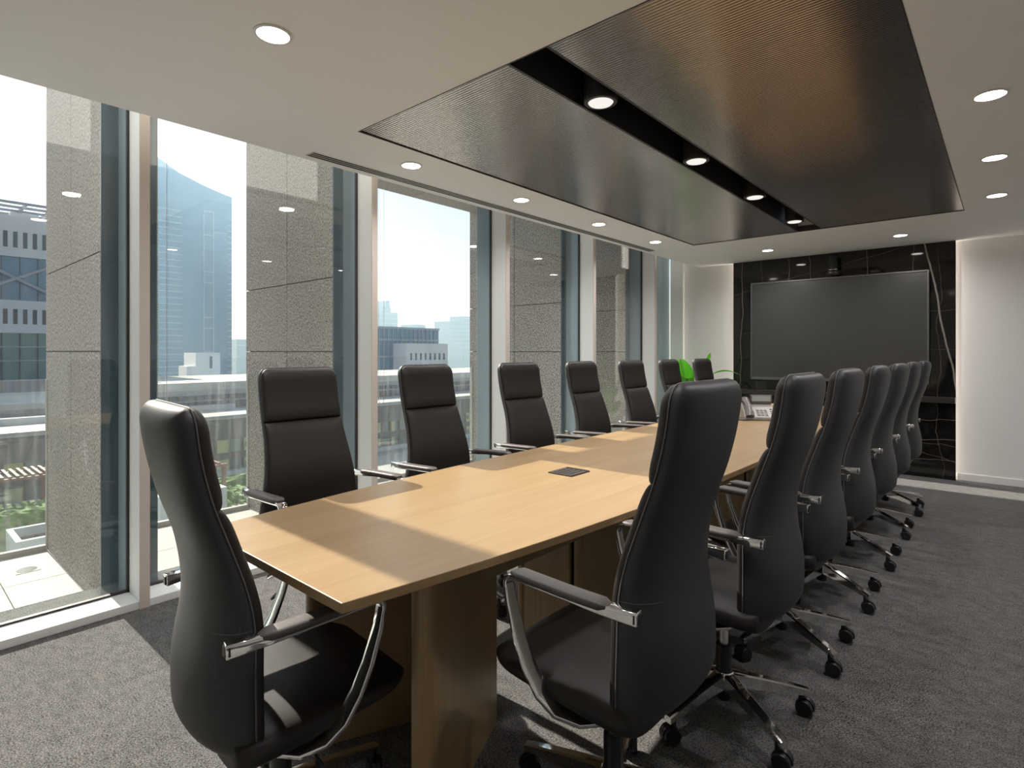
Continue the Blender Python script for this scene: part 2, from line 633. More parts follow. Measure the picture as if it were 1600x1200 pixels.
pan = empty('ceiling_panel', (PX0, PY0, ZC))
tag(pan, 'bronze ribbed metal panel recessed in the white ceiling with a black channel', 'ceiling panel')
ox, oy = -PX0, -PY0
zr = 0.004
for a, b in ((PX0 + 0.006, CX0 - 0.012), (CX1 + 0.012, PX1 - 0.006)):
    rb = ribbed(a + ox, b + ox, 0.006, PY1 - PY0 - 0.006, zr)
    me = rb.mesh('ribbed_sheet', BRONZE)
    for poly in me.polygons:
        poly.use_smooth = False
    link('ribbed_sheet', me, pan)
L = PY1 - PY0
W = PX1 - PX0
for a, b in (((0, 0, -0.001), (0.006, L, 0.05)), ((W - 0.006, 0, -0.001), (W, L, 0.05)), ((0.006, 0, -0.001), (W - 0.006, 0.006, 0.05)), ((0.006, L - 0.006, -0.001), (W - 0.006, L, 0.05))):
    bx('edge_trim', a, b, TRIM, pan)
for a in (CX0 - 0.012, CX1):
    bx('channel_lip', (a + ox, 0.012, 0.004), (a + 0.012 + ox, L - 0.012, 0.17), TRIM, pan)
bx('channel_top', (CX0 - 0.012 + ox, 0.012, 0.17), (CX1 + 0.012 + ox, L - 0.012, 0.18), BLACK, pan)
bx('cover', (0.0, 0.0, 0.19), (W, L, 0.2), BLACK, pan)


def area(parent, loc, size, watts, color=(1, 0.98, 0.96), spread=120):
    l = bpy.data.lights.new('lamp_light', 'AREA')
    l.shape = 'DISK'
    l.size = size
    l.energy = watts
    l.color = color
    l.spread = R(spread)
    o = bpy.data.objects.new('lamp_light', l)
    col.objects.link(o)
    o.parent = parent
    o.location = loc
    return o


sl = ['nearest round black spotlight in the ceiling channel', 'second round black spotlight in the ceiling channel',
      'third round black spotlight in the ceiling channel', 'farthest round black spotlight in the ceiling channel']
for k, y in enumerate((2.14, 3.165, 4.18, 5.18)):
    s = empty('ceiling_spotlight', (-1.3555, y, ZC))
    tag(s, sl[k], 'spotlight', 'spotlights in the black channel')
    MB().lathe([(0.070, 0.0), (0.074, 0.004), (0.074, 0.16), (0.05, 0.165)], 32).lathe([(0.056, 0.001), (0.056, 0.03)], 32, caps=False).build('housing', TRIM, s, smooth=True)
    MB().lathe([(0.070, -0.004), (0.073, -0.002), (0.073, 0.004), (0.056, 0.004), (0.056, -0.004), (0.07, -0.004)], 32, caps=False).build('ring', TRIM, s, smooth=True)
    MB().lathe([(0.03, -0.0115), (0.05, -0.008), (0.056, -0.001)], 32).build('lens', SPOTLENS, s, smooth=True)
    area(s, (0, 0, -0.02), 0.1, 3.5, spread=110)

# ------------------------------------------------------------------ round downlights in the plaster
dl = [(-1.925, 0.927, 'large round downlight nearest the viewpoint, alone at the ceiling front'),
      (-2.66, 2.12, 'first round downlight of the row along the windows'), (-2.66, 3.13, 'second round downlight of the row along the windows'),
      (-2.66, 4.17, 'third round downlight of the row along the windows'), (-2.66, 5.22, 'fourth round downlight of the row along the windows'),
      (-0.053, 3.19, 'nearest round downlight right of the bronze panel'), (-0.053, 4.23, 'middle round downlight right of the bronze panel'),
      (-0.053, 5.26, 'farthest round downlight right of the bronze panel'),
      (-1.96, 6.46, 'left round downlight before the black marble wall'), (-0.76, 6.46, 'right round downlight before the black marble wall'),
      (-0.053, 2.15, 'round downlight right of the bronze panel, outside the frame'), (-0.76, 0.927, 'round downlight at the ceiling front, outside the frame')]
for x, y, lab in dl:
    d = empty('downlight', (x, y, ZC))
    tag(d, lab, 'downlight', 'round ceiling downlights')
    MB().lathe([(0.064, -0.001), (0.064, -0.004), (0.060, -0.006), (0.054, -0.005), (0.053, 0.0)], 36, caps=False).build('rim', LAMPRIM, d, smooth=True)
    MB().lathe([(0.0535, -0.003), (0.052, -0.0015)], 36).build('diffuser', LAMP, d)
    area(d, (0, 0, -0.012), 0.1, 5.5, spread=160)

# ------------------------------------------------------------------ linear slot diffuser
sd = empty('slot_diffuser', (-2.93, PY0, ZC))
tag(sd, 'long linear air diffuser with black slots in the ceiling along the windows', 'air diffuser')
Ls = 5.68 - PY0
bx('backing', (-0.042, 0, -0.0008), (0.042, Ls, -0.0002), BLACK, sd)
for x in (-0.043, -0.0155, 0.0105, 0.037):
    bx('blade', (x, 0, -0.0018), (x + 0.006, Ls, -0.0008), LAMPRIM, sd)
for y in (0, Ls - 0.006):
    bx('end_cap', (-0.042, y, -0.0017), (0.042, y + 0.006, -0.0008), LAMPRIM, sd)

# ------------------------------------------------------------------ marble feature wall with edge glow
mw = empty('marble_wall', (0, 0, 0))
struct(mw, 'polished black marble panel with pale veins behind the screen', 'wall panel')
MX0, MX1 = -2.57, -0.38
zz = [0.0, 0.80, ZC]
xs = [MX0, -1.84, -1.11, MX1]
for i in range(3):
    for k in range(2):
        MB().box((xs[i] + 0.0008, YF - 0.07, zz[k] + 0.0006), (xs[i + 1] - 0.0008, YF - 0.05, zz[k + 1] - 0.0006)).build('panel', MARBLE, mw)
bx('backing', (MX0 + 0.10, YF - 0.05, 0), (MX1 - 0.10, YF, ZC), BLACK, mw)
for x in (MX0 + 0.085, MX1 - 0.097):
    bx('led_strip', (x, YF - 0.044, 0.01), (x + 0.012, YF - 0.006, ZC - 0.01), LED, mw)

# shelf under the screen
sh = empty('marble_shelf', (0, YF - 0.07, 0.80))
tag(sh, 'thin dark wall shelf below the large screen on black marble', 'shelf')
bx('board', (MX0, -0.10, -0.028), (MX1, 0, 0.028), pbr('shelf_brown', (0.035, 0.026, 0.022), 0.3), sh, bev=0.003)
bx('end_plate', (MX1, -0.10, -0.028), (MX1 + 0.004, 0, 0.028), LAMPRIM, sh)

# ------------------------------------------------------------------ screen and camera
tv = empty('wall_screen', (-1.465, YF - 0.07, 0.95))
tag(tv, 'huge dark wall-mounted flat screen with thin grey frame', 'screen')
hw, hh = 0.875, 1.165
bx('body', (-hw + 0.01, -0.05, 0.01), (hw - 0.01, 0, hh - 0.01), BLACK, tv)
bx('glass', (-hw + 0.012, -0.056, 0.03), (hw - 0.012, -0.05, hh - 0.012), SCREEN, tv)
for a, b in (((-hw, -0.066, 0), (-hw + 0.016, 0, hh)), ((hw - 0.016, -0.066, 0), (hw, 0, hh)), ((-hw + 0.016, -0.066, hh - 0.018), (hw - 0.016, 0, hh)), ((-hw + 0.016, -0.066, 0), (hw - 0.016, 0, 0.03))):
    bx('bezel', a, b, TVFRAME, tv, bev=0.003)

vc = empty('conference_camera', (-1.447, YF - 0.13, 2.13))
tag(vc, 'small black conference camera hanging above the screen', 'camera')
MB().lathe([(0.050, 0.06), (0.052, 0.066), (0.052, 0.2), (0.046, 0.206)], 28).build('body', PLASTIC, vc, smooth=True)
MB().lathe([(0.045, 0.0), (0.064, 0.012), (0.068, 0.036), (0.06, 0.05), (0.045, 0.058)], 28).build('base', TRIM, vc, smooth=True)
MB().lathe([(0.0535, 0.058), (0.0535, 0.066)], 28).build('ring', CHROME, vc, smooth=True)
MB().box((-0.012, 0.04, 0.09), (0.012, 0.06, 0.13)).build('bracket', PLASTIC, vc)

# ------------------------------------------------------------------ table
TX, TY0, TY1 = -1.43, 0.655, 6.17
TC = (TY0 + TY1) / 2
TZ = 0.75
tb = empty('conference_table', (TX, TC, 0))
tag(tb, 'long pale oak boat-shaped conference table on slab legs', 'table')
HL = TC - TY0


def halfw(y):
    return 0.527 - 0.15 * abs(y / HL) ** 3


cuts = [-HL, -HL / 3, HL / 3, HL]
for i in range(3):
    a, b = cuts[i] + (0.0006 if i else 0), cuts[i + 1] - (0.0006 if i < 2 else 0)
    ys = [a + (b - a) * k / 14 for k in range(15)]
    poly = [(halfw(y), y) for y in ys] + [(-halfw(y), y) for y in reversed(ys)]
    MB().prism(poly, TZ - 0.024, TZ).build('tabletop', WOOD_Y, tb, bev=0.002)
ZU = TZ - 0.024


def slab(p, q, th, z1, name='slab_leg', r=0.5):
    """upright slab between two floor points with rounded ends"""
    p, q = Vector((*p, 0)), Vector((*q, 0))
    d = (q - p).normalized()
    n = Vector((-d.y, d.x, 0))
    h = th / 2
    poly = []
    for k in range(9):
        a = math.pi / 2 + math.pi * k / 8
        poly.append(p + d * h + (d * math.cos(a) + n * math.sin(a)) * h)
    for k in range(9):
        a = -math.pi / 2 + math.pi * k / 8
        poly.append(q - d * h + (d * math.cos(a) + n * math.sin(a)) * h)
    return MB().prism([(v.x, v.y) for v in poly], 0, z1).build(name, WOOD_Z, tb, smooth=True, angle=50)


for s in (-1, 1):           # s=-1 the near end
    for x in (-1, 1):
        e = 0.285
        slab((x * e, s * (TC - 0.935)), (x * 0.065, s * (TC - 1.44)), 0.065, ZU)
    for x in (-1, 1):
        y0, y1 = s * (TC - 1.846), s * (TC - 3.0)
        slab((x * 0.1475, y0), (x * 0.1475, y1), 0.045, ZU, 'side_slab')
    bx('front_panel', (-0.120, s * (TC - 1.852) - 0.009, 0), (0.115, s * (TC - 1.852) + 0.009, ZU), WOOD_Z, tb, bev=0.002)
    bx('back_panel', (-0.12, s * (TC - 2.99) - 0.009, 0), (0.12, s * (TC - 2.99) + 0.009, ZU), WOOD_Z, tb, bev=0.002)
    for x in (-1, 1):
        bx('apron', (x * 0.17, s * (TC - 1.27), 0.545), (x * 0.152, s * (TC - 1.85), ZU), WOOD_Z, tb, bev=0.001)
for x in (-1, 1):
    bx('apron', (x * 0.17, -(TC - 3.0), 0.545), (x * 0.152, (TC - 3.0), ZU), WOOD_Z, tb, bev=0.001)

# power box flush in the table
pb = empty('table_power_box', (-1.449, 2.03, TZ))
tag(pb, 'flat black cable access lid set into the oak table', 'power box')
bx('lid', (-0.062, -0.072, 0.0003), (0.062, 0.072, 0.005), pbr('lid_bronze', (0.045, 0.035, 0.03), 0.4, 0.3), pb, bev=0.0015)
for x in (-0.035, -0.012, 0.012, 0.035):
    bx('ridge', (x - 0.002, -0.064, 0.005), (x + 0.002, 0.064, 0.0064), TRIM, pb)
bx('brush_strip', (-0.055, 0.056, 0.005), (0.055, 0.066, 0.0068), BLACK, pb)

# desk phone
ph = empty('desk_phone', (-1.475, 4.62, TZ + 0.002), R(30))
tag(ph, 'grey desk telephone with handset standing on the table', 'telephone')
m = MB()
m.add([(-0.115, -0.10, 0), (0.115, -0.10, 0), (0.115, 0.10, 0), (-0.115, 0.10, 0), (-0.115, -0.10, 0.025), (0.115, -0.10, 0.025), (0.115, 0.085, 0.125), (-0.115, 0.085, 0.125)],
      [(0, 3, 2, 1), (4, 5, 6, 7), (0, 1, 5, 4), (1, 2, 6, 5), (2, 3, 7, 6), (3, 0, 4, 7)])
m.build('body', PHONE, ph, bev=0.006)


def onph(u, v, h=0.0):
    """point on the sloped face: u across, v 0..1 up the slope"""
    return (u, -0.10 + 0.185 * v - 0.47 * h, 0.025 + 0.10 * v + 0.88 * h)


def phone_plate(name, u0, u1, v0, v1, h, mat):
    m = MB()
    b = [onph(u0, v0), onph(u1, v0), onph(u1, v1), onph(u0, v1)]
    t = [onph(u0, v0, h), onph(u1, v0, h), onph(u1, v1, h), onph(u0, v1, h)]
    m.add(b + t, [(0, 3, 2, 1), (4, 5, 6, 7), (0, 1, 5, 4), (1, 2, 6, 5), (2, 3, 7, 6), (3, 0, 4, 7)])
    return m.build(name, mat, ph)


for r in range(4):
    for c in range(3):
        phone_plate('key', -0.02 + c * 0.028, 0.002 + c * 0.028, 0.08 + r * 0.11, 0.15 + r * 0.11, 0.004, PHONED)
for r in range(4):
    phone_plate('key', 0.082, 0.102, 0.10 + r * 0.13, 0.16 + r * 0.13, 0.004, PHONED)
m = MB().box((-0.045, 0.05, 0.12), (0.115, 0.075, 0.185))
m.build('display_hood', PHONED, ph, bev=0.004)
bx('display', (-0.035, 0.048, 0.135), (0.105, 0.05, 0.178), LCD, ph)
hs = MB()
pts = [onph(-0.08, -0.05 + 1.15 * k / 12, 0.012 + 0.03 * math.sin(math.pi * k / 12)) for k in range(13)]
hs.sweep(pts, lambda i: [((0.024 + (0.008 if i in (0, 1, 2, 10, 11, 12) else 0)) * math.cos(a * math.pi / 6), (0.014 + (0.008 if i in (0, 1, 2, 10, 11, 12) else 0)) * math.sin(a * math.pi / 6)) for a in range(12)], side=(1, 0, 0))
hs.build('handset', PHONED, ph, smooth=True)
MB().lathe([(0.05, 0), (0.052, 0.006), (0.03, 0.012)], 24, (-0.12, -0.08, 0)).build('cord_foot', PHONED, ph, smooth=True)

# ------------------------------------------------------------------ chair
def interp(tab, z):
    for (z0, v0), (z1, v1) in zip(tab, tab[1:]):
        if z <= z1:
            t = max(0, (z - z0) / (z1 - z0))
            t = t * t * (3 - 2 * t)
            return v0 + (v1 - v0) * t
    return tab[-1][1]


def interp_cr(tab, z):
    """Catmull-Rom through the table, smoother than segmentwise easing"""
    n = len(tab)
    z = min(max(z, tab[0][0]), tab[-1][0])
    for i in range(n - 1):
        if z <= tab[i + 1][0]:
            break
    p0 = tab[max(i - 1, 0)]
    p1, p2 = tab[i], tab[i + 1]
    p3 = tab[min(i + 2, n - 1)]
    h = p2[0] - p1[0]
    t = (z - p1[0]) / h
    m1 = (p2[1] - p0[1]) / (p2[0] - p0[0]) * h
    m2 = (p3[1] - p1[1]) / (p3[0] - p1[0]) * h
    return (2 * t ** 3 - 3 * t ** 2 + 1) * p1[1] + (t ** 3 - 2 * t ** 2 + t) * m1 + (-2 * t ** 3 + 3 * t ** 2) * p2[1] + (t ** 3 - t ** 2) * m2


BACK_Y = [(0.42, -0.150), (0.50, -0.157), (0.60, -0.156), (0.72, -0.150), (0.80, -0.162), (0.90, -0.192), (1.00, -0.225), (1.10, -0.248), (1.21, -0.262)]
BACK_W = [(0.42, 0.220), (0.50, 0.229), (0.60, 0.224), (0.72, 0.207), (0.82, 0.194), (0.92, 0.184), (1.05, 0.180), (1.21, 0.180)]
ZB0, ZB1 = 0.425, 1.21


def back_sec(z, front, rear, wmul=1.0, hollow=0.012, n=48):
    c = interp_cr(BACK_Y, z)
    w = interp_cr(BACK_W, z) * wmul
    er = 2.35 + 1.5 * min(1.0, max(0.0, (z - 0.58) / 0.5))      # rounder at the bottom, flatter at the top
    pts = []
    for k in range(n):
        a = 2 * math.pi * k / n
        ca, sa = math.cos(a), math.sin(a)
        ex = 3.9 if sa >= 0 else er
        x = w * math.copysign(abs(ca) ** (2 / ex), ca)
        d = front if sa >= 0 else rear
        y = d * math.copysign(abs(sa) ** (2 / ex), sa)
        pts.append((x, c + y + hollow * (x / 0.22) ** 2, z))
    return pts


def back_part(z0, z1, front, rear, round0, round1, corner0, corner1, nz=22):
    """round: how far the depth closes at an end; corner: radius of the outline corners at that end"""
    rings = []
    zs = []
    r = 0.05
    for k in range(7):
        zs.append(z0 + r * (1 - math.cos(k / 6 * math.pi / 2)))
    m = nz
    for k in range(1, m):
        zs.append(z0 + r + (z1 - z0 - 2 * r) * k / m)
    for k in range(7):
        zs.append(z1 - r + r * math.sin(k / 6 * math.pi / 2))
    for z in zs:
        taper = 1.0 - 0.45 * min(1.0, max(0.0, (z - 0.58) / 0.3))
        f, b, w = front, rear * taper, 1.0
        for dist, rd, cr in ((z - z0, round0, corner0), (z1 - z, round1, corner1)):
            if dist < r:
                q = math.sqrt(max(0, 1 - (1 - dist / r) ** 2))
                f = f * (1 - rd + rd * q)
                b = b * (1 - rd + rd * q)
                w = w * (1 - cr * (1 - q) / 0.22)
        rings.append(back_sec(z, f, b, w))
    return MB().rings(rings)


def make_chair():
    root = empty('office_chair')
    # five-star base
    leg = MB()
    rings = []
    for k in range(9):
        t = k / 8
        r = 0.030 + 0.265 * t
        w = 0.020 - 0.007 * t
        zt = 0.150 - 0.045 * t - 0.012 * t * t
        h = 0.052 - 0.030 * t
        rings.append([(r, -w, zt - h), (r, w, zt - h), (r, w * 1.05, zt - 0.004), (r, w * 0.7, zt), (r, -w * 0.7, zt), (r, -w * 1.05, zt - 0.004)])
    leg.rings(rings)
    leg_me = leg.mesh('base_leg', CHROME, smooth=True, angle=30)
    cas = MB()
    for s in (-1, 1):
        prof = [(0.010, -0.010), (0.026, -0.010), (0.0285, -0.006), (0.0285, 0.006), (0.026, 0.010), (0.010, 0.010)]
        o = MB().lathe(prof, 20)
        cas.add([(z + s * 0.0145, x, y + 0.0285) for x, y, z in o.v], o.f)
    o = MB()
    hood = []
    for k in range(13):
        a = R(-10) + R(200) * k / 12
        hood.append((0.031 * math.cos(a), 0.0285 + 0.031 * math.sin(a)))
    vs = [(-0.0045, y, z) for y, z in hood] + [(0.0045, y, z) for y, z in hood]
    cas.add(vs, [tuple(range(13)), tuple(range(25, 12, -1))] + [(k, k + 1, 14 + k, 13 + k) for k in range(12)] + [(12, 0, 13, 25)])
    cas.lathe([(0.010, 0.045), (0.010, 0.075), (0.007, 0.085)], 12, (0, 0.012, 0))
    cas_me = cas.mesh('caster', PLASTIC, smooth=True, angle=45)
    for k in range(5):
        a = R(72 * k + 36 + 3)
        link('base_leg', leg_me, root, (0, 0, 0), (0, 0, a - R(90)))
        link('caster', cas_me, root, (0.283 * math.sin(-(a - R(180))), 0.283 * math.cos(a - R(180)), 0), (0, 0, a + R(25 * ((k * 7) % 5) - 40)))
    MB().lathe([(0.030, 0.098), (0.036, 0.105), (0.036, 0.145), (0.030, 0.153)], 24).build('hub', CHROME, root, smooth=True)
    MB().lathe([(0.024, 0.055), (0.026, 0.06), (0.026, 0.099)], 20).build('hub_cap', PLASTIC, root, smooth=True)
    MB().lathe([(0.027, 0.152), (0.027, 0.245), (0.024, 0.248)], 24).build('column_cover', PLASTIC, root, smooth=True)
    MB().lathe([(0.0145, 0.247), (0.0145, 0.375)], 20).build('gas_column', SATIN, root, smooth=True)
    m = MB().box((-0.075, -0.14, 0.372), (0.075, 0.11, 0.402))
    m.build('tilt_mechanism', PLASTIC, root, bev=0.008)
    MB().lathe([(0.020, 0.0), (0.026, 0.004), (0.026, 0.055), (0.018, 0.06)], 14).build('tension_knob', PLASTIC, root, (0, 0.125, 0.335), smooth=True)
    m = MB()
    m.tube([(0.05, 0.0, 0.385), (0.16, 0.0, 0.378), (0.215, 0.005, 0.352)], 0.004, 8)
    lv = m.build('tilt_lever', PLASTIC, root, smooth=True)
    m = MB()
    m.rings([[(0.205 + 0.045 * t, 0.005 + 0.011 * math.cos(a * math.pi / 5) * q, 0.356 - 0.028 * t + 0.005 * math.sin(a * math.pi / 5) * q) for a in range(10)] for t, q in ((0, .4), (.25, .8), (.6, 1.0), (.85, .9), (1, .4))])
    m.build('lever_paddle', PLASTIC, lv, smooth=True)

    # seat: thick at the back, thin rounded nose in front
    rings = []
    y0, y1 = -0.185, 0.275
    for k in range(25):
        t = k / 24
        y = y0 + (y1 - y0) * (0.5 - 0.5 * math.cos(math.pi * t))
        s = (y - y0) / (y1 - y0)
        w = 0.247
        if s > 0.6:
            q = (s - 0.6) / 0.4
            w *= math.sqrt(max(0.0, 1 - 0.55 * q ** 3.2)) if q < 1 else 0.67
        if s < 0.12:
            w *= 0.90 + 0.10 * math.sqrt(max(0, 1 - (1 - s / 0.12) ** 2))
        zt = 0.492 + 0.006 * math.sin(math.pi * s) - 0.030 * max(0, (s - 0.55) / 0.45) ** 2.2
        zb = 0.402 + 0.040 * max(0, (s - 0.15) / 0.85) ** 1.5
        if s > 0.86:
            q = math.sqrt(max(0, 1 - ((s - 0.86) / 0.14) ** 2))
            mid = 0.45
            zt = mid + (zt - mid) * (0.12 + 0.88 * q)
            zb = mid + (zb - mid) * (0.12 + 0.88 * q)
        ring = []
        for a in range(32):
            ang = 2 * math.pi * a / 32
            ca, sa = math.cos(ang), math.sin(ang)
            x = w * math.copysign(abs(ca) ** (2 / 3.6), ca)
            zc, hz = (zt + zb) / 2, (zt - zb) / 2
            ring.append((x, y, zc + hz * math.copysign(abs(sa) ** (2 / 3.0), sa)))
        rings.append(ring)
    MB().rings(rings).build('seat', LEATHER, root, smooth=True, angle=60)
    # back
    back_part(ZB0, ZB1, 0.004, 0.087, 0.6, 0.7, 0.035, 0.045, 30).build('back_shell', FABRIC, root, smooth=True, angle=70)
    back_part(0.445, 0.982, 0.036, 0.004, 0.6, 0.55, 0.0, 0.0, 18).build('back_cushion', LEATHER, root, smooth=True, angle=70)
    back_part(0.984, ZB1 - 0.002, 0.040, 0.004, 0.55, 0.7, 0.0, 0.045, 10).build('headrest', LEATHER, root, smooth=True, angle=70)
    # piping round the edge between shell and cushions
    pts = []
    N = 34
    for sgn in (1, -1):
        side = []
        for k in range(N + 1):
            z = 0.44 + (ZB1 - 0.44) * math.sin(k / N * math.pi / 2)
            d = ZB1 - z
            q = math.sqrt(max(0, 1 - (1 - d / 0.05) ** 2)) if d < 0.05 else 1
            w = interp_cr(BACK_W, z) * (1 - 0.045 * (1 - q) / 0.22)
            side.append((sgn * (w + 0.0005), interp_cr(BACK_Y, z) + 0.012 * (w / 0.22) ** 2, z))
        pts += side if sgn > 0 else side[::-1]
    top = pts[N]
    MB().tube(pts[:N + 1] + pts[N + 1:], 0.0020, 6).build('piping', PIPE, root, smooth=True)
    # stitched seam across the shell at arm height
    ring = [p for p in back_sec(0.715, 0.004, 0.0875 * (1 - 0.45 * 0.45)) if p[1] < interp_cr(BACK_Y, 0.715) + 0.012 * (p[0] / 0.22) ** 2 + 0.001]
    ring.sort(key=lambda p: p[0])
    MB().tube([(x, y, 0.715 - 0.018 * (1 - (x / 0.23) ** 2)) for x, y, z in ring], 0.0012, 5).build('seam', PIPE, root, smooth=True)
    # arms
    for s in (-1, 1):
        path = []
        AZ = 0.722
        for k in range(9):           # top bar, rear tip to front
            t = k / 8
            path.append((s * (0.252 + 0.018 * math.sin(min(1, t * 1.6) * math.pi / 2)), -0.215 + 0.335 * t, AZ - 0.012 + 0.012 * t))
        for k in range(1, 6):        # tight front bend
            a = math.pi / 2 * k / 5 * 1.12
            path.append((s * 0.270, 0.120 + 0.022 * math.sin(a), AZ - 0.022 * (1 - math.cos(a))))
        for y, z, x in ((0.132, 0.65, 0.271), (0.105, 0.57, 0.270), (0.078, 0.51, 0.267), (0.045, 0.455, 0.260), (0.010, 0.418, 0.245), (-0.035, 0.397, 0.215), (-0.07, 0.391, 0.17), (-0.08, 0.390, 0.07)):
            path.append((s * x, y, z))
        n = len(path)

        def sec(i):
            if i < 9:
                w, h = 0.017 if i > 2 else 0.013 + 0.002 * i, 0.0065
                if i < 4:
                    h = 0.0155 - 0.0022 * i
            elif i < 14:
                w, h = 0.017, 0.006
            else:
                q = (i - 13) / (n - 14)
                w, h = 0.013 + 0.010 * math.sin(q * math.pi), 0.006
            return [(-w, -h), (w, -h), (w, h), (-w, h)]
        arm = MB().sweep(path, sec, side=(1, 0, 0)).build('arm_frame', CHROME, root, bev=0.0022, seg=2, smooth=True, angle=50)
        # black inset at the rear tip
        MB().box((s * 0.252 - 0.009, -0.2175, AZ - 0.0235), (s * 0.252 + 0.009, -0.205, AZ - 0.0005)).build('end_inset', PLASTIC, arm, bev=0.002)
        bx('end_inset', (s * 0.252 + s * 0.0128, -0.212, AZ - 0.022), (s * 0.252 + s * 0.0145, -0.176, AZ - 0.002), PLASTIC, arm, bev=0.0008)
        # pad
        rings = []
        for k in range(15):
            t = k / 14
            y = -0.150 + 0.275 * t
            q = min(1, math.sqrt(max(0, 1 - (1 - min(t, 1 - t) / 0.09) ** 2)) if min(t, 1 - t) < 0.09 else 1)
            w, h = 0.024 * (0.55 + 0.45 * q), 0.011 * (0.35 + 0.65 * q)
            xx = s * (0.252 + 0.018 * math.sin(min(1, (t * 0.275 + 0.085) / 0.355 * 1.6) * math.pi / 2))
            zc = AZ + 0.0085 - 0.012 + 0.012 * (t * 0.8 + 0.2)
            rings.append([(xx + w * math.copysign(abs(math.cos(a)) ** 0.6, math.cos(a)), y, zc + h * math.copysign(abs(math.sin(a)) ** 0.6, math.sin(a))) for a in [2 * math.pi * j / 16 for j in range(16)]])
        MB().rings(rings).build('arm_pad', PADMAT, root, smooth=True, angle=60)
    return root


chair = make_chair()
left_lab = ['black leather office chair at the window side, nearest of its row', 'second black office chair from the viewpoint along the window side',
            'third black office chair along the window side', 'fourth black office chair along the window side, before the stone pier',
            'fifth black office chair along the window side', 'sixth black office chair along the window side, just left of the plant leaf',
            'farthest black office chair along the window side, next to the plant']
right_lab = ['large black office chair seen from behind, nearest on the room side', 'second black office chair on the room side, seen from behind',
             'third black office chair on the room side, seen from behind', 'fourth black office chair on the room side, seen from behind',
             'fifth black office chair on the room side, seen from behind', 'sixth black office chair on the room side, mostly hidden by the fifth',
             'farthest black office chair on the room side, near the marble wall']
spots = [(-1.45, 0.72, R(-5), 'black office chair at the near head of the table, back to the viewpoint')]
for (y, lab, rz) in zip((1.265, 2.005, 2.77, 3.50, 4.235, 4.95, 5.70), left_lab, (0, 1, -2, 1, 0, 2, -1)):
    spots.append((-2.13, y, R(-90 + rz), lab))
for (x, y, lab, rz) in zip((-0.805, -0.755, -0.752, -0.75, -0.748, -0.755, -0.755), (1.335, 2.00, 2.67, 3.38, 4.10, 4.82, 5.53), right_lab, (0, 0, 0, 1, -1, 0, 1)):
    spots.append((x, y, R(90 + rz), lab))
for i, (x, y, a, lab) in enumerate(spots):
    o = chair if i == 0 else copy_tree(chair)
    o.location = (x, y, 0)
    o.rotation_euler = (0, 0, a)
    tag(o, lab, 'chair', 'office chairs round the conference table')
for ch in chair.children:          # the head chair is set lower on its gas lift
    if ch.name.split('.')[0] not in ('base_leg', 'caster', 'hub', 'hub_cap', 'column_cover'):
        ch.location.z -= 0.05

# ------------------------------------------------------------------ potted plant in the far corner
pl = empty('potted_plant', (-2.86, 6.55, 0))
tag(pl, 'potted plant with big green leaves in the far window corner', 'plant')
MB().lathe([(0.13, 0.0), (0.15, 0.01), (0.19, 0.42), (0.20, 0.43), (0.185, 0.43), (0.18, 0.38)], 28).build('pot', POT, pl, smooth=True)
MB().lathe([(0.05, 0.37), (0.181, 0.385)], 20).build('soil', SOIL, pl)


def leaf(base, tip_dir, length, width, droop, roll=0.0, stem_from=(0, 0, 0.38), face=None):
    b = Vector(base)
    sf = Vector(stem_from)
    mid = (sf + b) / 2 + Vector((0, 0, 0.12))
    pts = []
    for k in range(9):
        t = k / 8
        pts.append(sf * (1 - t) ** 2 + mid * 2 * t * (1 - t) + b * t * t)
    st = MB().tube(pts, 0.006, 6).build('stem', STEMM, pl, smooth=True)
    d = Vector(tip_dir).normalized()
    side = d.cross(Vector((0, 0, 1))).normalized()
    if face:
        side = Vector(face).normalized()
    up = side.cross(d)
    side, up = side * math.cos(roll) + up * math.sin(roll), up * math.cos(roll) - side * math.sin(roll)
    m = MB()
    rows = []
    for k in range(11):
        t = k / 10
        w = width * (math.sin(math.pi * min(1, t * 0.92 + 0.06)) ** 0.75)
        c = b + d * length * t + Vector((0, 0, -droop * t * t))
        rows.append([tuple(c + side * w * s + up * (0.16 * w * s * s * 1.5)) for s in (-1, -0.6, 0, 0.6, 1)])
    vs = [p for r in rows for p in r]
    fs = [(i * 5 + j, i * 5 + j + 1, i * 5 + j + 6, i * 5 + j + 5) for i in range(10) for j in range(4)]
    m.add(vs, fs)
    lo = m.build('leaf', LEAF, pl, smooth=True)
    md = lo.modifiers.new('thickness', 'SOLIDIFY')
    md.thickness = 0.0015
    return lo


leaf((-0.17, 0.06, 1.19), (0.22, 0.02, -1), 0.40, 0.135, 0.0, 0.0, face=(.75, .66, 0.1))
leaf((0.05, -0.02, 0.88), (0.5, -0.5, 0.1), 0.30, 0.10, 0.16, 0.2)
leaf((-0.05, -0.05, 0.80), (-0.2, -0.6, 0.1), 0.30, 0.10, 0.18, -0.2)
leaf((0.16, 0.05, 1.12), (0.3, 0.0, 1.0), 0.16, 0.022, 0.0, 0.9)
leaf((0.24, 0.06, 1.02), (0.9, 0.1, 0.45), 0.34, 0.030, 0.16, 0.3)
leaf((0.26, 0.0, 0.90), (0.8, -0.3, 0.05), 0.24, 0.045, 0.03, 0.3)
leaf((-0.08, 0.08, 0.95), (-0.5, 0.3, 0.2), 0.28, 0.10, 0.14, 0.0)
leaf((0.10, 0.12, 0.70), (0.5, 0.4, 0.0), 0.28, 0.09, 0.15, 0.0)
leaf((-0.10, -0.08, 0.62), (-0.3, -0.6, 0.0), 0.26, 0.09, 0.15, 0.1)

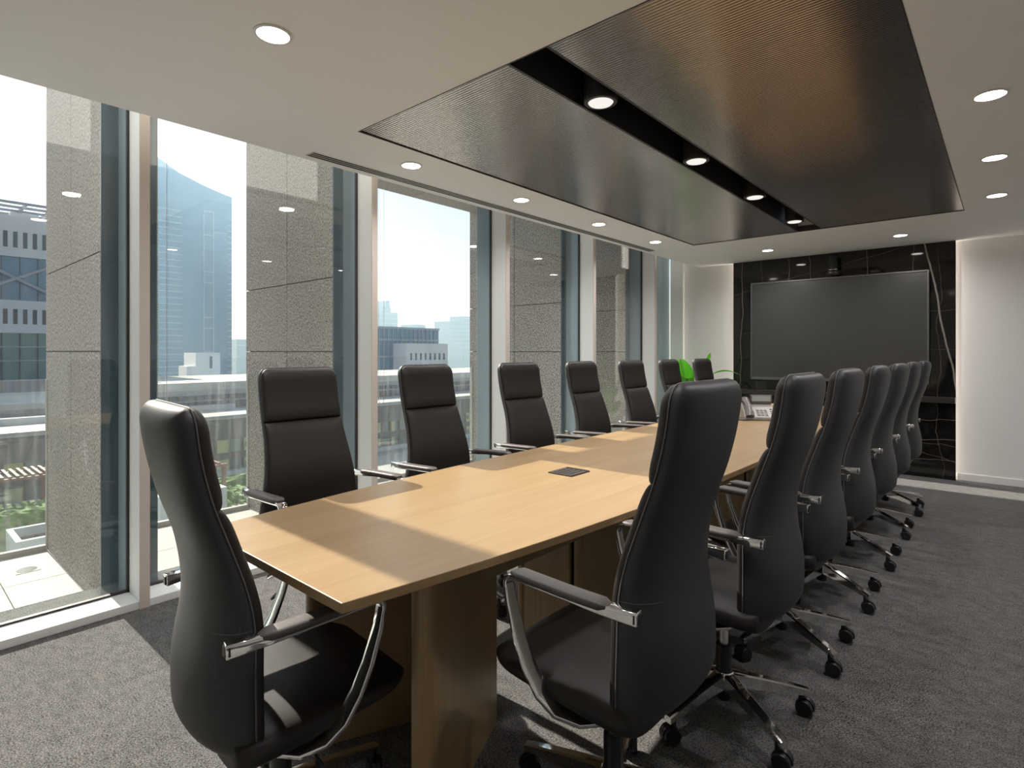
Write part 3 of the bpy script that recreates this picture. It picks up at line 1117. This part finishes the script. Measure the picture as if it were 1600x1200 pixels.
# ------------------------------------------------------------------ outside: terrace, piers, lintel, balustrade
ZTER = -0.076
XO = -4.98
te = empty('terrace_floor', (0, 0, ZTER))
struct(te, 'pale stone paving of the narrow terrace outside the glass', 'floor')
bx('bed', (-5.15, -4, -0.4), (XG - 0.3, 9, -0.018), pbr('joint_grey', (0.25, 0.24, 0.22), 0.8), te)
tile_me = MB().box((-0.2985, -0.2985, -0.018), (0.2985, 0.2985, 0)).mesh('tile', PAVE, bev=0.002, seg=1)
for i in range(2):
    for k in range(21):
        link('tile', tile_me, te, (-4.03 - 0.6 * i, -3.4 + 0.6 * k, 0))
edge_me = MB().box((-0.0685, -0.2985, -0.018), (0.0685, 0.2985, 0)).mesh('tile', PAVE, bev=0.002, seg=1)
for k in range(21):
    link('tile', edge_me, te, (-5.0, -3.4 + 0.6 * k, 0))
dr = empty('floor_drain', (-4.58, 0.64, ZTER))
tag(dr, 'small round drain in the terrace paving', 'drain')
bx('frame', (-0.06, -0.06, 0.0), (0.06, 0.06, 0.003), PAVE, dr, bev=0.001)
MB().lathe([(0.05, 0.003), (0.05, 0.0045), (0.046, 0.005)], 24).build('grate', BLACK, dr, smooth=True)

PJ = [ZTER - 0.3, 1.283, 1.812, 3.09, 4.6]
plabel = {2: 'rough granite pier outside the nearest window', 3: 'rough granite pier outside the second window, right of the tower',
          5: 'rough granite pier outside the fourth window', 6: 'rough granite pier outside the fifth window', 0: 'rough granite pier outside, behind the viewpoint'}
for k in (2, 3, 5, 6, 0):
    yc = YM[k] + 0.05
    p = empty('stone_pier', (0, yc, 0))
    tag(p, plabel[k], 'pier', 'granite piers along the facade')
    hw_ = 0.132
    bx('core', (XO + 0.02, -hw_ + 0.02, PJ[0]), (-3.60, hw_ - 0.02, PJ[-1]), TRIM, p)
    for a, b in zip(PJ, PJ[1:]):
        for x0, x1 in ((XO, -4.265), (-4.257, -3.60)):
            for s in (-1, 1):
                MB().box((x0, s * hw_, a + 0.004), (x1, s * (hw_ - 0.03), b - 0.004)).build('stone_slab', GRANITE, p)
        MB().box((XO - 0.012, -hw_, a + 0.004), (XO, hw_, b - 0.004)).build('stone_slab', GRANITE, p)
    bx('inner_cladding', (-3.60, -hw_, PJ[0]), (-3.585, hw_, PJ[-1]), DARKPAN, p)

li = empty('stone_lintel', (0, 0, 3.005))
tag(li, 'granite lintel spanning the piers high outside the third window', 'lintel')
y0, y1 = YM[3] + 0.05 + 0.132, YM[6] + 0.05 - 0.132
seg = 5
for i in range(seg):
    a, b = y0 + (y1 - y0) * i / seg, y0 + (y1 - y0) * (i + 1) / seg
    MB().box((XO, a + 0.003, 0), (XO + 0.30, b - 0.003, 1.2)).build('stone_slab', GRANITE, li)

bl = empty('glass_balustrade', (XO, 0, ZTER))
tag(bl, 'clear glass balustrade at the terrace edge with a slim rail', 'balustrade')
for a, b in ((-1.6, YM[2] + 0.05 - 0.142), (YM[2] + 0.184, YM[3] - 0.092), (YM[3] + 0.184, YM[5] - 0.092), (YM[5] + 0.184, YM[6] - 0.092)):
    bx('pane', (0.02, a, 0.02), (0.032, b, 1.17), BALGLASS, bl)
    bx('base_rail', (0.005, a, 0), (0.045, b, 0.035), PAVE, bl)
    bx('edge_profile', (0.018, b, 0.0), (0.034, b + 0.008, 1.17), POT, bl)
# white cladding at the end of the terrace
ew = empty('terrace_end_wall', (0, 6.87, 0))
tag(ew, 'white clad wall closing the terrace outside the last window', 'wall')
for i in range(4):
    bx('cladding_strip', (-3.55 - 0.4 * i - 0.398, 0, -0.3), (-3.55 - 0.4 * i, 0.3, 4.2), POT, ew, bev=0.004)
bx('cladding_return', (-3.55, 0.0, -0.3), (-3.45, 0.3, 4.2), MULLOUT, ew)

# ------------------------------------------------------------------ outside: city
def box_part(name, a, b, mat, parent, bev=0):
    return MB().box(a, b).build(name, mat, parent, bev=bev)


CONC = pbr('pale_concrete', (0.66, 0.65, 0.65), 0.8, noise=((0.2, 0.2, 0.2), 0.08, 3))
CONCD = pbr('grey_metal_fascia', (0.13, 0.13, 0.135), 0.6, noise=((1, 6, 0.3), 0.2, 3))
ROOFW = pbr('pale_roof', (0.62, 0.60, 0.56), 0.85, noise=((0.12, 0.35, 1), 0.25, 4))
GLB = pbr('blue_facade_glass', (0.09, 0.18, 0.28), 0.12, spec=0.8)
GLG = pbr('green_facade_glass', (0.11, 0.24, 0.24), 0.1, spec=0.8)
YELL = pbr('painted_yellow_reflection', (0.84, 0.78, 0.38), 0.8)  # flat colour standing in for a sunlit building mirrored in the glass
FRAME = pbr('facade_frame', (0.06, 0.065, 0.07), 0.5)
STEELB = pbr('brace_steel', (0.36, 0.38, 0.42), 0.5, 0.3)
HEDGE = pbr('hedge', (0.10, 0.22, 0.03), 0.8, noise=((4, 4, 4), 0.6, 5), bump=(6, 1.0))
LAWN = pbr('lawn', (0.22, 0.36, 0.06), 0.9, noise=((2, 2, 2), 0.3, 4))
PERG = pbr('pergola_wood', (0.26, 0.10, 0.08), 0.6)
GRND = pbr('city_ground', (0.48, 0.46, 0.43), 0.9, noise=((0.02, 0.02, 0.02), 0.35, 5))
TOWERG = pbr('tower_glass', (0.07, 0.13, 0.21), 0.25, spec=0.5)
TOWERL = pbr('tower_line', (0.30, 0.35, 0.40), 0.5)
WHITEB = pbr('white_render', (0.72, 0.72, 0.70), 0.7)

gr = MB().box((-2500, -1500, -33), (40, 3000, -32)).build('ground', GRND)
struct(gr, 'hazy city ground far below the windows', 'ground')

# braced stone office building (left edge of the view)
A = empty('stone_office_building', (-75, 0, -32))
tag(A, 'pale stone office building with slit windows and crossed steel braces', 'building')
za = 32
bands = [(-32, -1.6, GLB, 'lower_glazing'), (3.2, 6.5, CONC, 'stone_band'), (10.9, 15.0, CONC, 'stone_band'), (-1.6, 3.2, GLG, 'glazing'), (6.5, 10.9, GLB, 'glazing')]
for z0, z1, mt, nm in bands:
    off = 0.0 if mt is CONC else -0.4
    box_part(nm, (-22, -30, z0 + za), (off, 19, z1 + za), mt, A)
y = 2.0
while y < 18.5:
    for z0, z1 in ((4.1, 5.6), (11.8, 13.4)):
        box_part('slit_window', (-0.3, y - 0.17, z0 + za), (0.03, y + 0.17, z1 + za), FRAME, A)
    y += 0.76
for yc in (1.25, 9.65, 18.05):
    for s in (-1, 1):
        MB().tube([(0.1, yc - s * 4.2, 6.5 + za), (0.1, yc + s * 4.2, 10.9 + za)], 0.17, 8).build('brace', STEELB, A)
for y in [k * 1.4 - 4 for k in range(16)]:
    box_part('glazing_bar', (-0.4, y - 0.04, 6.5 + za), (-0.33, y + 0.04, 10.9 + za), FRAME, A)
    box_part('glazing_bar', (-0.4, y - 0.05, -32 + za), (-0.3, y + 0.05, 3.2 + za), FRAME, A)
for z in (-4.2, -1.6, 0.4, 1.8):
    box_part('glazing_bar', (-0.4, -20, z + za - 0.06), (-0.28, 19, z + za + 0.06), STEELB, A)
for k in range(14):
    box_part('roof_lattice_bar', (-8, -14 + k * 2.2, 16.0 + za), (1.0, -13.75 + k * 2.2, 16.25 + za), STEELB, A)
for k in range(5):
    box_part('roof_lattice_bar', (-8 + k * 2.2, -14, 16.0 + za), (-7.75 + k * 2.2, 17, 16.25 + za), STEELB, A)
for y in (-10, -2, 6, 14):
    box_part('roof_post', (-0.4, y, 15.0 + za), (-0.1, y + 0.3, 16.0 + za), STEELB, A)
box_part('roof_plant', (-7, 9.6, 15.0 + za), (-3, 11.9, 15.9 + za), WHITEB, A)

# curved-top tower
T = empty('curved_top_tower', (-330, 0, -32))
tag(T, 'tall hazy blue tower with a curved sloping top', 'tower')
zt_ = [(70, 118.5), (80, 111.5), (90, 106.2), (96.9, 102.7), (108, 96.4), (120.7, 92.2), (131, 89.6), (135, 89.0)]
poly = [(y, z + 32) for y, z in zt_]
m = MB()
n = len(poly)
vs, fs = [], []
for x in (0, -32):
    vs += [(x, yy, 0) for yy, _ in poly] + [(x, yy, z) for yy, z in poly]
for o in (0, 2 * n):
    fs.append(tuple([o + k for k in range(n)] + [o + n + k for k in range(n - 1, -1, -1)]))
for k in range(n - 1):
    fs.append((n + k, n + k + 1, 3 * n + k + 1, 3 * n + k))
    fs.append((k, k + 1, 2 * n + k + 1, 2 * n + k))
fs.append((0, n, 3 * n, 2 * n))
fs.append((n - 1, 2 * n - 1, 4 * n - 1, 3 * n - 1))
m.add(vs, fs)
m.build('shaft', TOWERG, T)
for k in range(30):
    z = 12 + k * 3.3
    box_part('balcony_slab', (0, 98, z), (1.2, 109, z + 0.55), TOWERL, T)
    box_part('side_fin', (0, 132.2, z), (0.8, 134.6, z + 0.5), TOWERL, T)
for y in (119.6, 124.6):
    box_part('vertical_fin', (0, y, 2), (0.9, y + 0.6, 110), TOWERL, T)
for z in (14, 27, 33, 46, 52, 71, 77, 97, 110):
    box_part('frame_bar', (0, 119.6, z), (0.9, 125.2, z + 0.6), TOWERL, T)

# white service block in front of the tower
Bk = empty('white_service_block', (-150, 0, -32))
tag(Bk, 'plain white block standing in front of the tower base', 'building')
box_part('block', (-8, 52.8, 0), (0, 58.5, 33.1), WHITEB, Bk)
box_part('annex', (-6, 50.9, 0), (-0.5, 52.8, 29.8), WHITEB, Bk)
box_part('louvre', (-0.2, 56.0, 29.2), (0.1, 56.6, 32.2), FRAME, Bk)

# low glazed hall opposite, two tiers
Cc = empty('glazed_hall_building', (-47.5, 0, -32))
tag(Cc, 'long glazed hall with flat white roof behind the lower building', 'building')
box_part('glazing', (-14, 14.3, 0), (-0.3, 70, 30.3), GLB, Cc)
box_part('roof', (-14.2, 14.0, 30.3), (0.3, 70.3, 30.9), ROOFW, Cc)
box_part('fascia', (0.05, 14.0, 29.9), (0.25, 70.3, 30.3), STEELB, Cc)
box_part('spandrel', (-0.35, 14.2, 29.35), (-0.1, 70, 29.5), STEELB, Cc)
for k in range(90):
    box_part('mullion', (-0.3, 14.3 + k * 0.62, 28), (-0.2, 14.38 + k * 0.62, 30.3), FRAME, Cc)
box_part('lower_volume', (-18, -16, 0), (-4, 14.2, 29.3), GLB, Cc)
box_part('lower_roof', (-18.3, -16, 29.3), (-3.6, 14.4, 29.7), ROOFW, Cc)

Bb = empty('lower_office_building', (-40, 0, -32))
tag(Bb, 'low office building with grey metal fascia and greenish glass front', 'building')
box_part('body', (-7.5, -30, 0), (-0.4, 75, 27.3), GLG, Bb)
box_part('roof', (-7.5, -30, 28.7), (0, 75, 28.78), ROOFW, Bb)
box_part('fascia', (-7.4, -30, 27.3), (0.0, 75, 28.7), CONCD, Bb)
box_part('parapet', (-0.3, -30, 28.78), (0.05, 75, 28.95), STEELB, Bb)
for k in range(75):
    box_part('mullion', (-0.4, -8 + k * 0.9, 20), (-0.2, -7.92 + k * 0.9, 27.3), FRAME, Bb)
for z in (23.0, 25.9):
    box_part('spandrel', (-0.4, -30, z), (-0.28, 75, z + 0.45), CONCD, Bb)
random.seed(3)
for k in range(34):
    y = -8 + k * 1.8 + 0.08
    w_ = 0.82 if k % 3 else 0.45
    for z0, z1 in ((20.3, 23.0), (23.45, 25.9), (26.35, 27.3)):
        box_part('yellow_reflection', (-0.42, y, z0), (-0.36, y + w_, z1), YELL, Bb)  # yellow reflection in the glazing, painted on as thin panels
        if k % 2 == 0:
            box_part('window', (-0.40, y + 0.15, z0 + 0.25), (-0.34, y + 0.6 * w_, z1 - 0.3), GLG, Bb)
# roof plant rows
for k in range(7):
    box_part('roof_duct', (-6.6, -12 + k * 5.5, 28.78), (-5.8, -8.5 + k * 5.5, 29.2), CONC, Bb)

# garden terrace between the buildings
G = empty('garden_terrace', (-27, 10, -7))
struct(G, 'planted garden terrace below the windows', 'garden')
box_part('paving', (-12.5, -30, -0.3), (18, 40, 0), PAVE, G)
box_part('lawn', (-9, -1.5, 0), (-2, 6, 0.05), LAWN, G)
box_part('lawn', (1.0, -1.0, 0), (6, 5, 0.05), LAWN, G)
box_part('lawn', (-9, -14, 0), (-1, -4, 0.05), LAWN, G)
box_part('parapet', (-12.6, -30, 0), (-12.2, 40, 0.3), WHITEB, G)


def hedge(lab, x0, y0, x1, y1, h):
    m = MB()
    nx, ny, nz = max(2, int((x1 - x0) / 0.25)), max(2, int((y1 - y0) / 0.25)), 4
    bm = bmesh.new()
    bmesh.ops.create_cube(bm, size=1)
    bmesh.ops.subdivide_edges(bm, edges=bm.edges, cuts=10, use_grid_fill=True)
    for v in bm.verts:
        v.co = Vector(((v.co.x + 0.5) * (x1 - x0), (v.co.y + 0.5) * (y1 - y0), (v.co.z + 0.5) * h))
        v.co += Vector((random.uniform(-.08, .08), random.uniform(-.08, .08), random.uniform(-.09, .09) if v.co.z > 0.05 else 0))
    me = bpy.data.meshes.new('hedge')
    bm.to_mesh(me)
    bm.free()
    me.materials.append(HEDGE)
    o = link('hedge', me, None, (x0, y0, -6.98))
    tag(o, lab, 'hedge', 'garden hedges')


hedge('long clipped green hedge across the garden terrace', -34.0, 10.4, -33.0, 15.5, 1.0)
hedge('green hedge corner beside the white planter', -31.5, 12.3, -28.5, 13.2, 1.0)
hedge('dark hedge below the nearest window view', -34.5, 3.5, -32.5, 6.0, 1.2)
hedge('small green hedge at the garden edge', -30, 0.6, -27.5, 2.6, 0.9)


def planter(lab, x, y, w, d, z1):
    p = empty('white_planter', (x, y, -7))
    tag(p, lab, 'planter', 'white garden planters')
    h = z1 + 7
    for a, b in (((0, 0, 0), (0.18, w, h)), ((d - 0.18, 0, 0), (d, w, h)), ((0.18, 0, 0), (d - 0.18, 0.18, h)), ((0.18, w - 0.18, 0), (d - 0.18, w, h))):
        box_part('side', a, b, WHITEB, p)
    box_part('earth', (0.18, 0.18, h - 0.5), (d - 0.18, w - 0.18, h - 0.35), SOIL, p)


planter('open white box planter seen through the nearest window', -28.3, 3.35, 3.2, 2.2, -5.4)
planter('open white box planter seen through the second window', -29.2, 8.2, 2.75, 1.9, -5.0)


def pergola(lab, x, y, w, d, z1):
    p = empty('pergola', (x, y, -7))
    tag(p, lab, 'pergola', 'garden pergolas')
    h = z1 + 7
    for i in (0.1, d - 0.25):
        for j in (0.1, w - 0.25):
            box_part('post', (i, j, 0), (i + 0.15, j + 0.15, h), PERG, p)
    n = int(w / 0.28)
    for k in range(n):
        box_part('slat', (0, k * 0.28, h + 0.12), (d, k * 0.28 + 0.12, h + 0.24), PERG, p)
    for i in (0.1, d - 0.25):
        box_part('beam', (i, 0, h), (i + 0.15, w, h + 0.12), PERG, p)


pergola('red-brown pergola at the back of the garden', -33.0, 8.6, 3.6, 2.8, -4.6)
pergola('red-brown slatted pergola by the second granite pier', -27.5, 11.2, 3.4, 2.6, -6.2)
pergola('red-brown pergola below the nearest window', -37.5, 2.0, 4.0, 2.5, -4.8)

# offices and far towers seen in the third window
O = empty('blue_glass_offices', (-110, 0, -32))
tag(O, 'mid-rise blue glass office block seen in the third window', 'building')
box_part('main_block', (-25, 64, 0), (0, 96.5, 38.8), GLB, O)
box_part('roof_edge', (-25, 63.8, 38.8), (0.2, 96.7, 39.3), STEELB, O)
for k in range(24):
    box_part('fin', (0, 65 + k * 1.3, 20), (0.3, 65.2 + k * 1.3, 38.8), STEELB, O)
for z in (24, 28, 32, 36):
    box_part('floor_band', (0, 64, z), (0.25, 96.5, z + 0.4), STEELB, O)
O2 = empty('stone_office_block', (-104, 0, -32))
tag(O2, 'smaller grey stone office block with punched windows before the glass one', 'building')
box_part('block', (-5, 81.5, 0), (0, 94.3, 35.3), CONC, O2)
for r in range(3):
    for k in range(8):
        box_part('window', (-0.2, 82.6 + k * 1.45, 31.4 - r * 2.6), (0.05, 83.1 + k * 1.45, 33.0 - r * 2.6), FRAME, O2)


def far_tower(lab, y0, y1, top, d=30, steps=()):
    t = empty('far_tower', (-600, (y0 + y1) / 2, -32))
    tag(t, lab, 'tower', 'distant towers in the haze')
    h = (y1 - y0) / 2
    box_part('shaft', (-d, -h, 0), (0, h, top + 32), TOWERG, t)
    for a, b, z in steps:
        box_part('crown', (-d * 0.8, a, top + 32), (-d * 0.2, b, z + 32), TOWERG, t)
    k = 40
    while k < top + 30:
        box_part('floor_band', (0, -h, k), (0.6, h, k + 0.8), TOWERL, t)
        k += 6


far_tower('distant stepped tower at the left of the third window', 427, 456, 52.5, steps=((6 - 6, 6, 68), (-4, 8, 60)))
far_tower('low distant tower between the far blocks', 484, 503, 38.5)
far_tower('distant slab tower right of the office blocks', 545, 574, 45.5)
far_tower('tallest distant slab tower beside the granite pier', 575, 600, 54)
far_tower('faint distant block right of the curved tower', 250, 268, 14.5)

# ------------------------------------------------------------------ haze over the city
hm, hnt, hout = new_mat('haze')
vs_ = hnt.nodes.new('ShaderNodeVolumeScatter')
vs_.inputs['Color'].default_value = (0.42, 0.70, 1.0, 1)
vs_.inputs['Density'].default_value = 0.0017
vs_.inputs['Anisotropy'].default_value = 0.35
hnt.links.new(vs_.outputs[0], hout.inputs['Volume'])
hz = MB().box((-1400, -700, -31.9), (-52, 1500, 140)).build('haze', hm)
tag(hz, 'thin bluish haze hanging over the city', 'haze', kind='stuff')
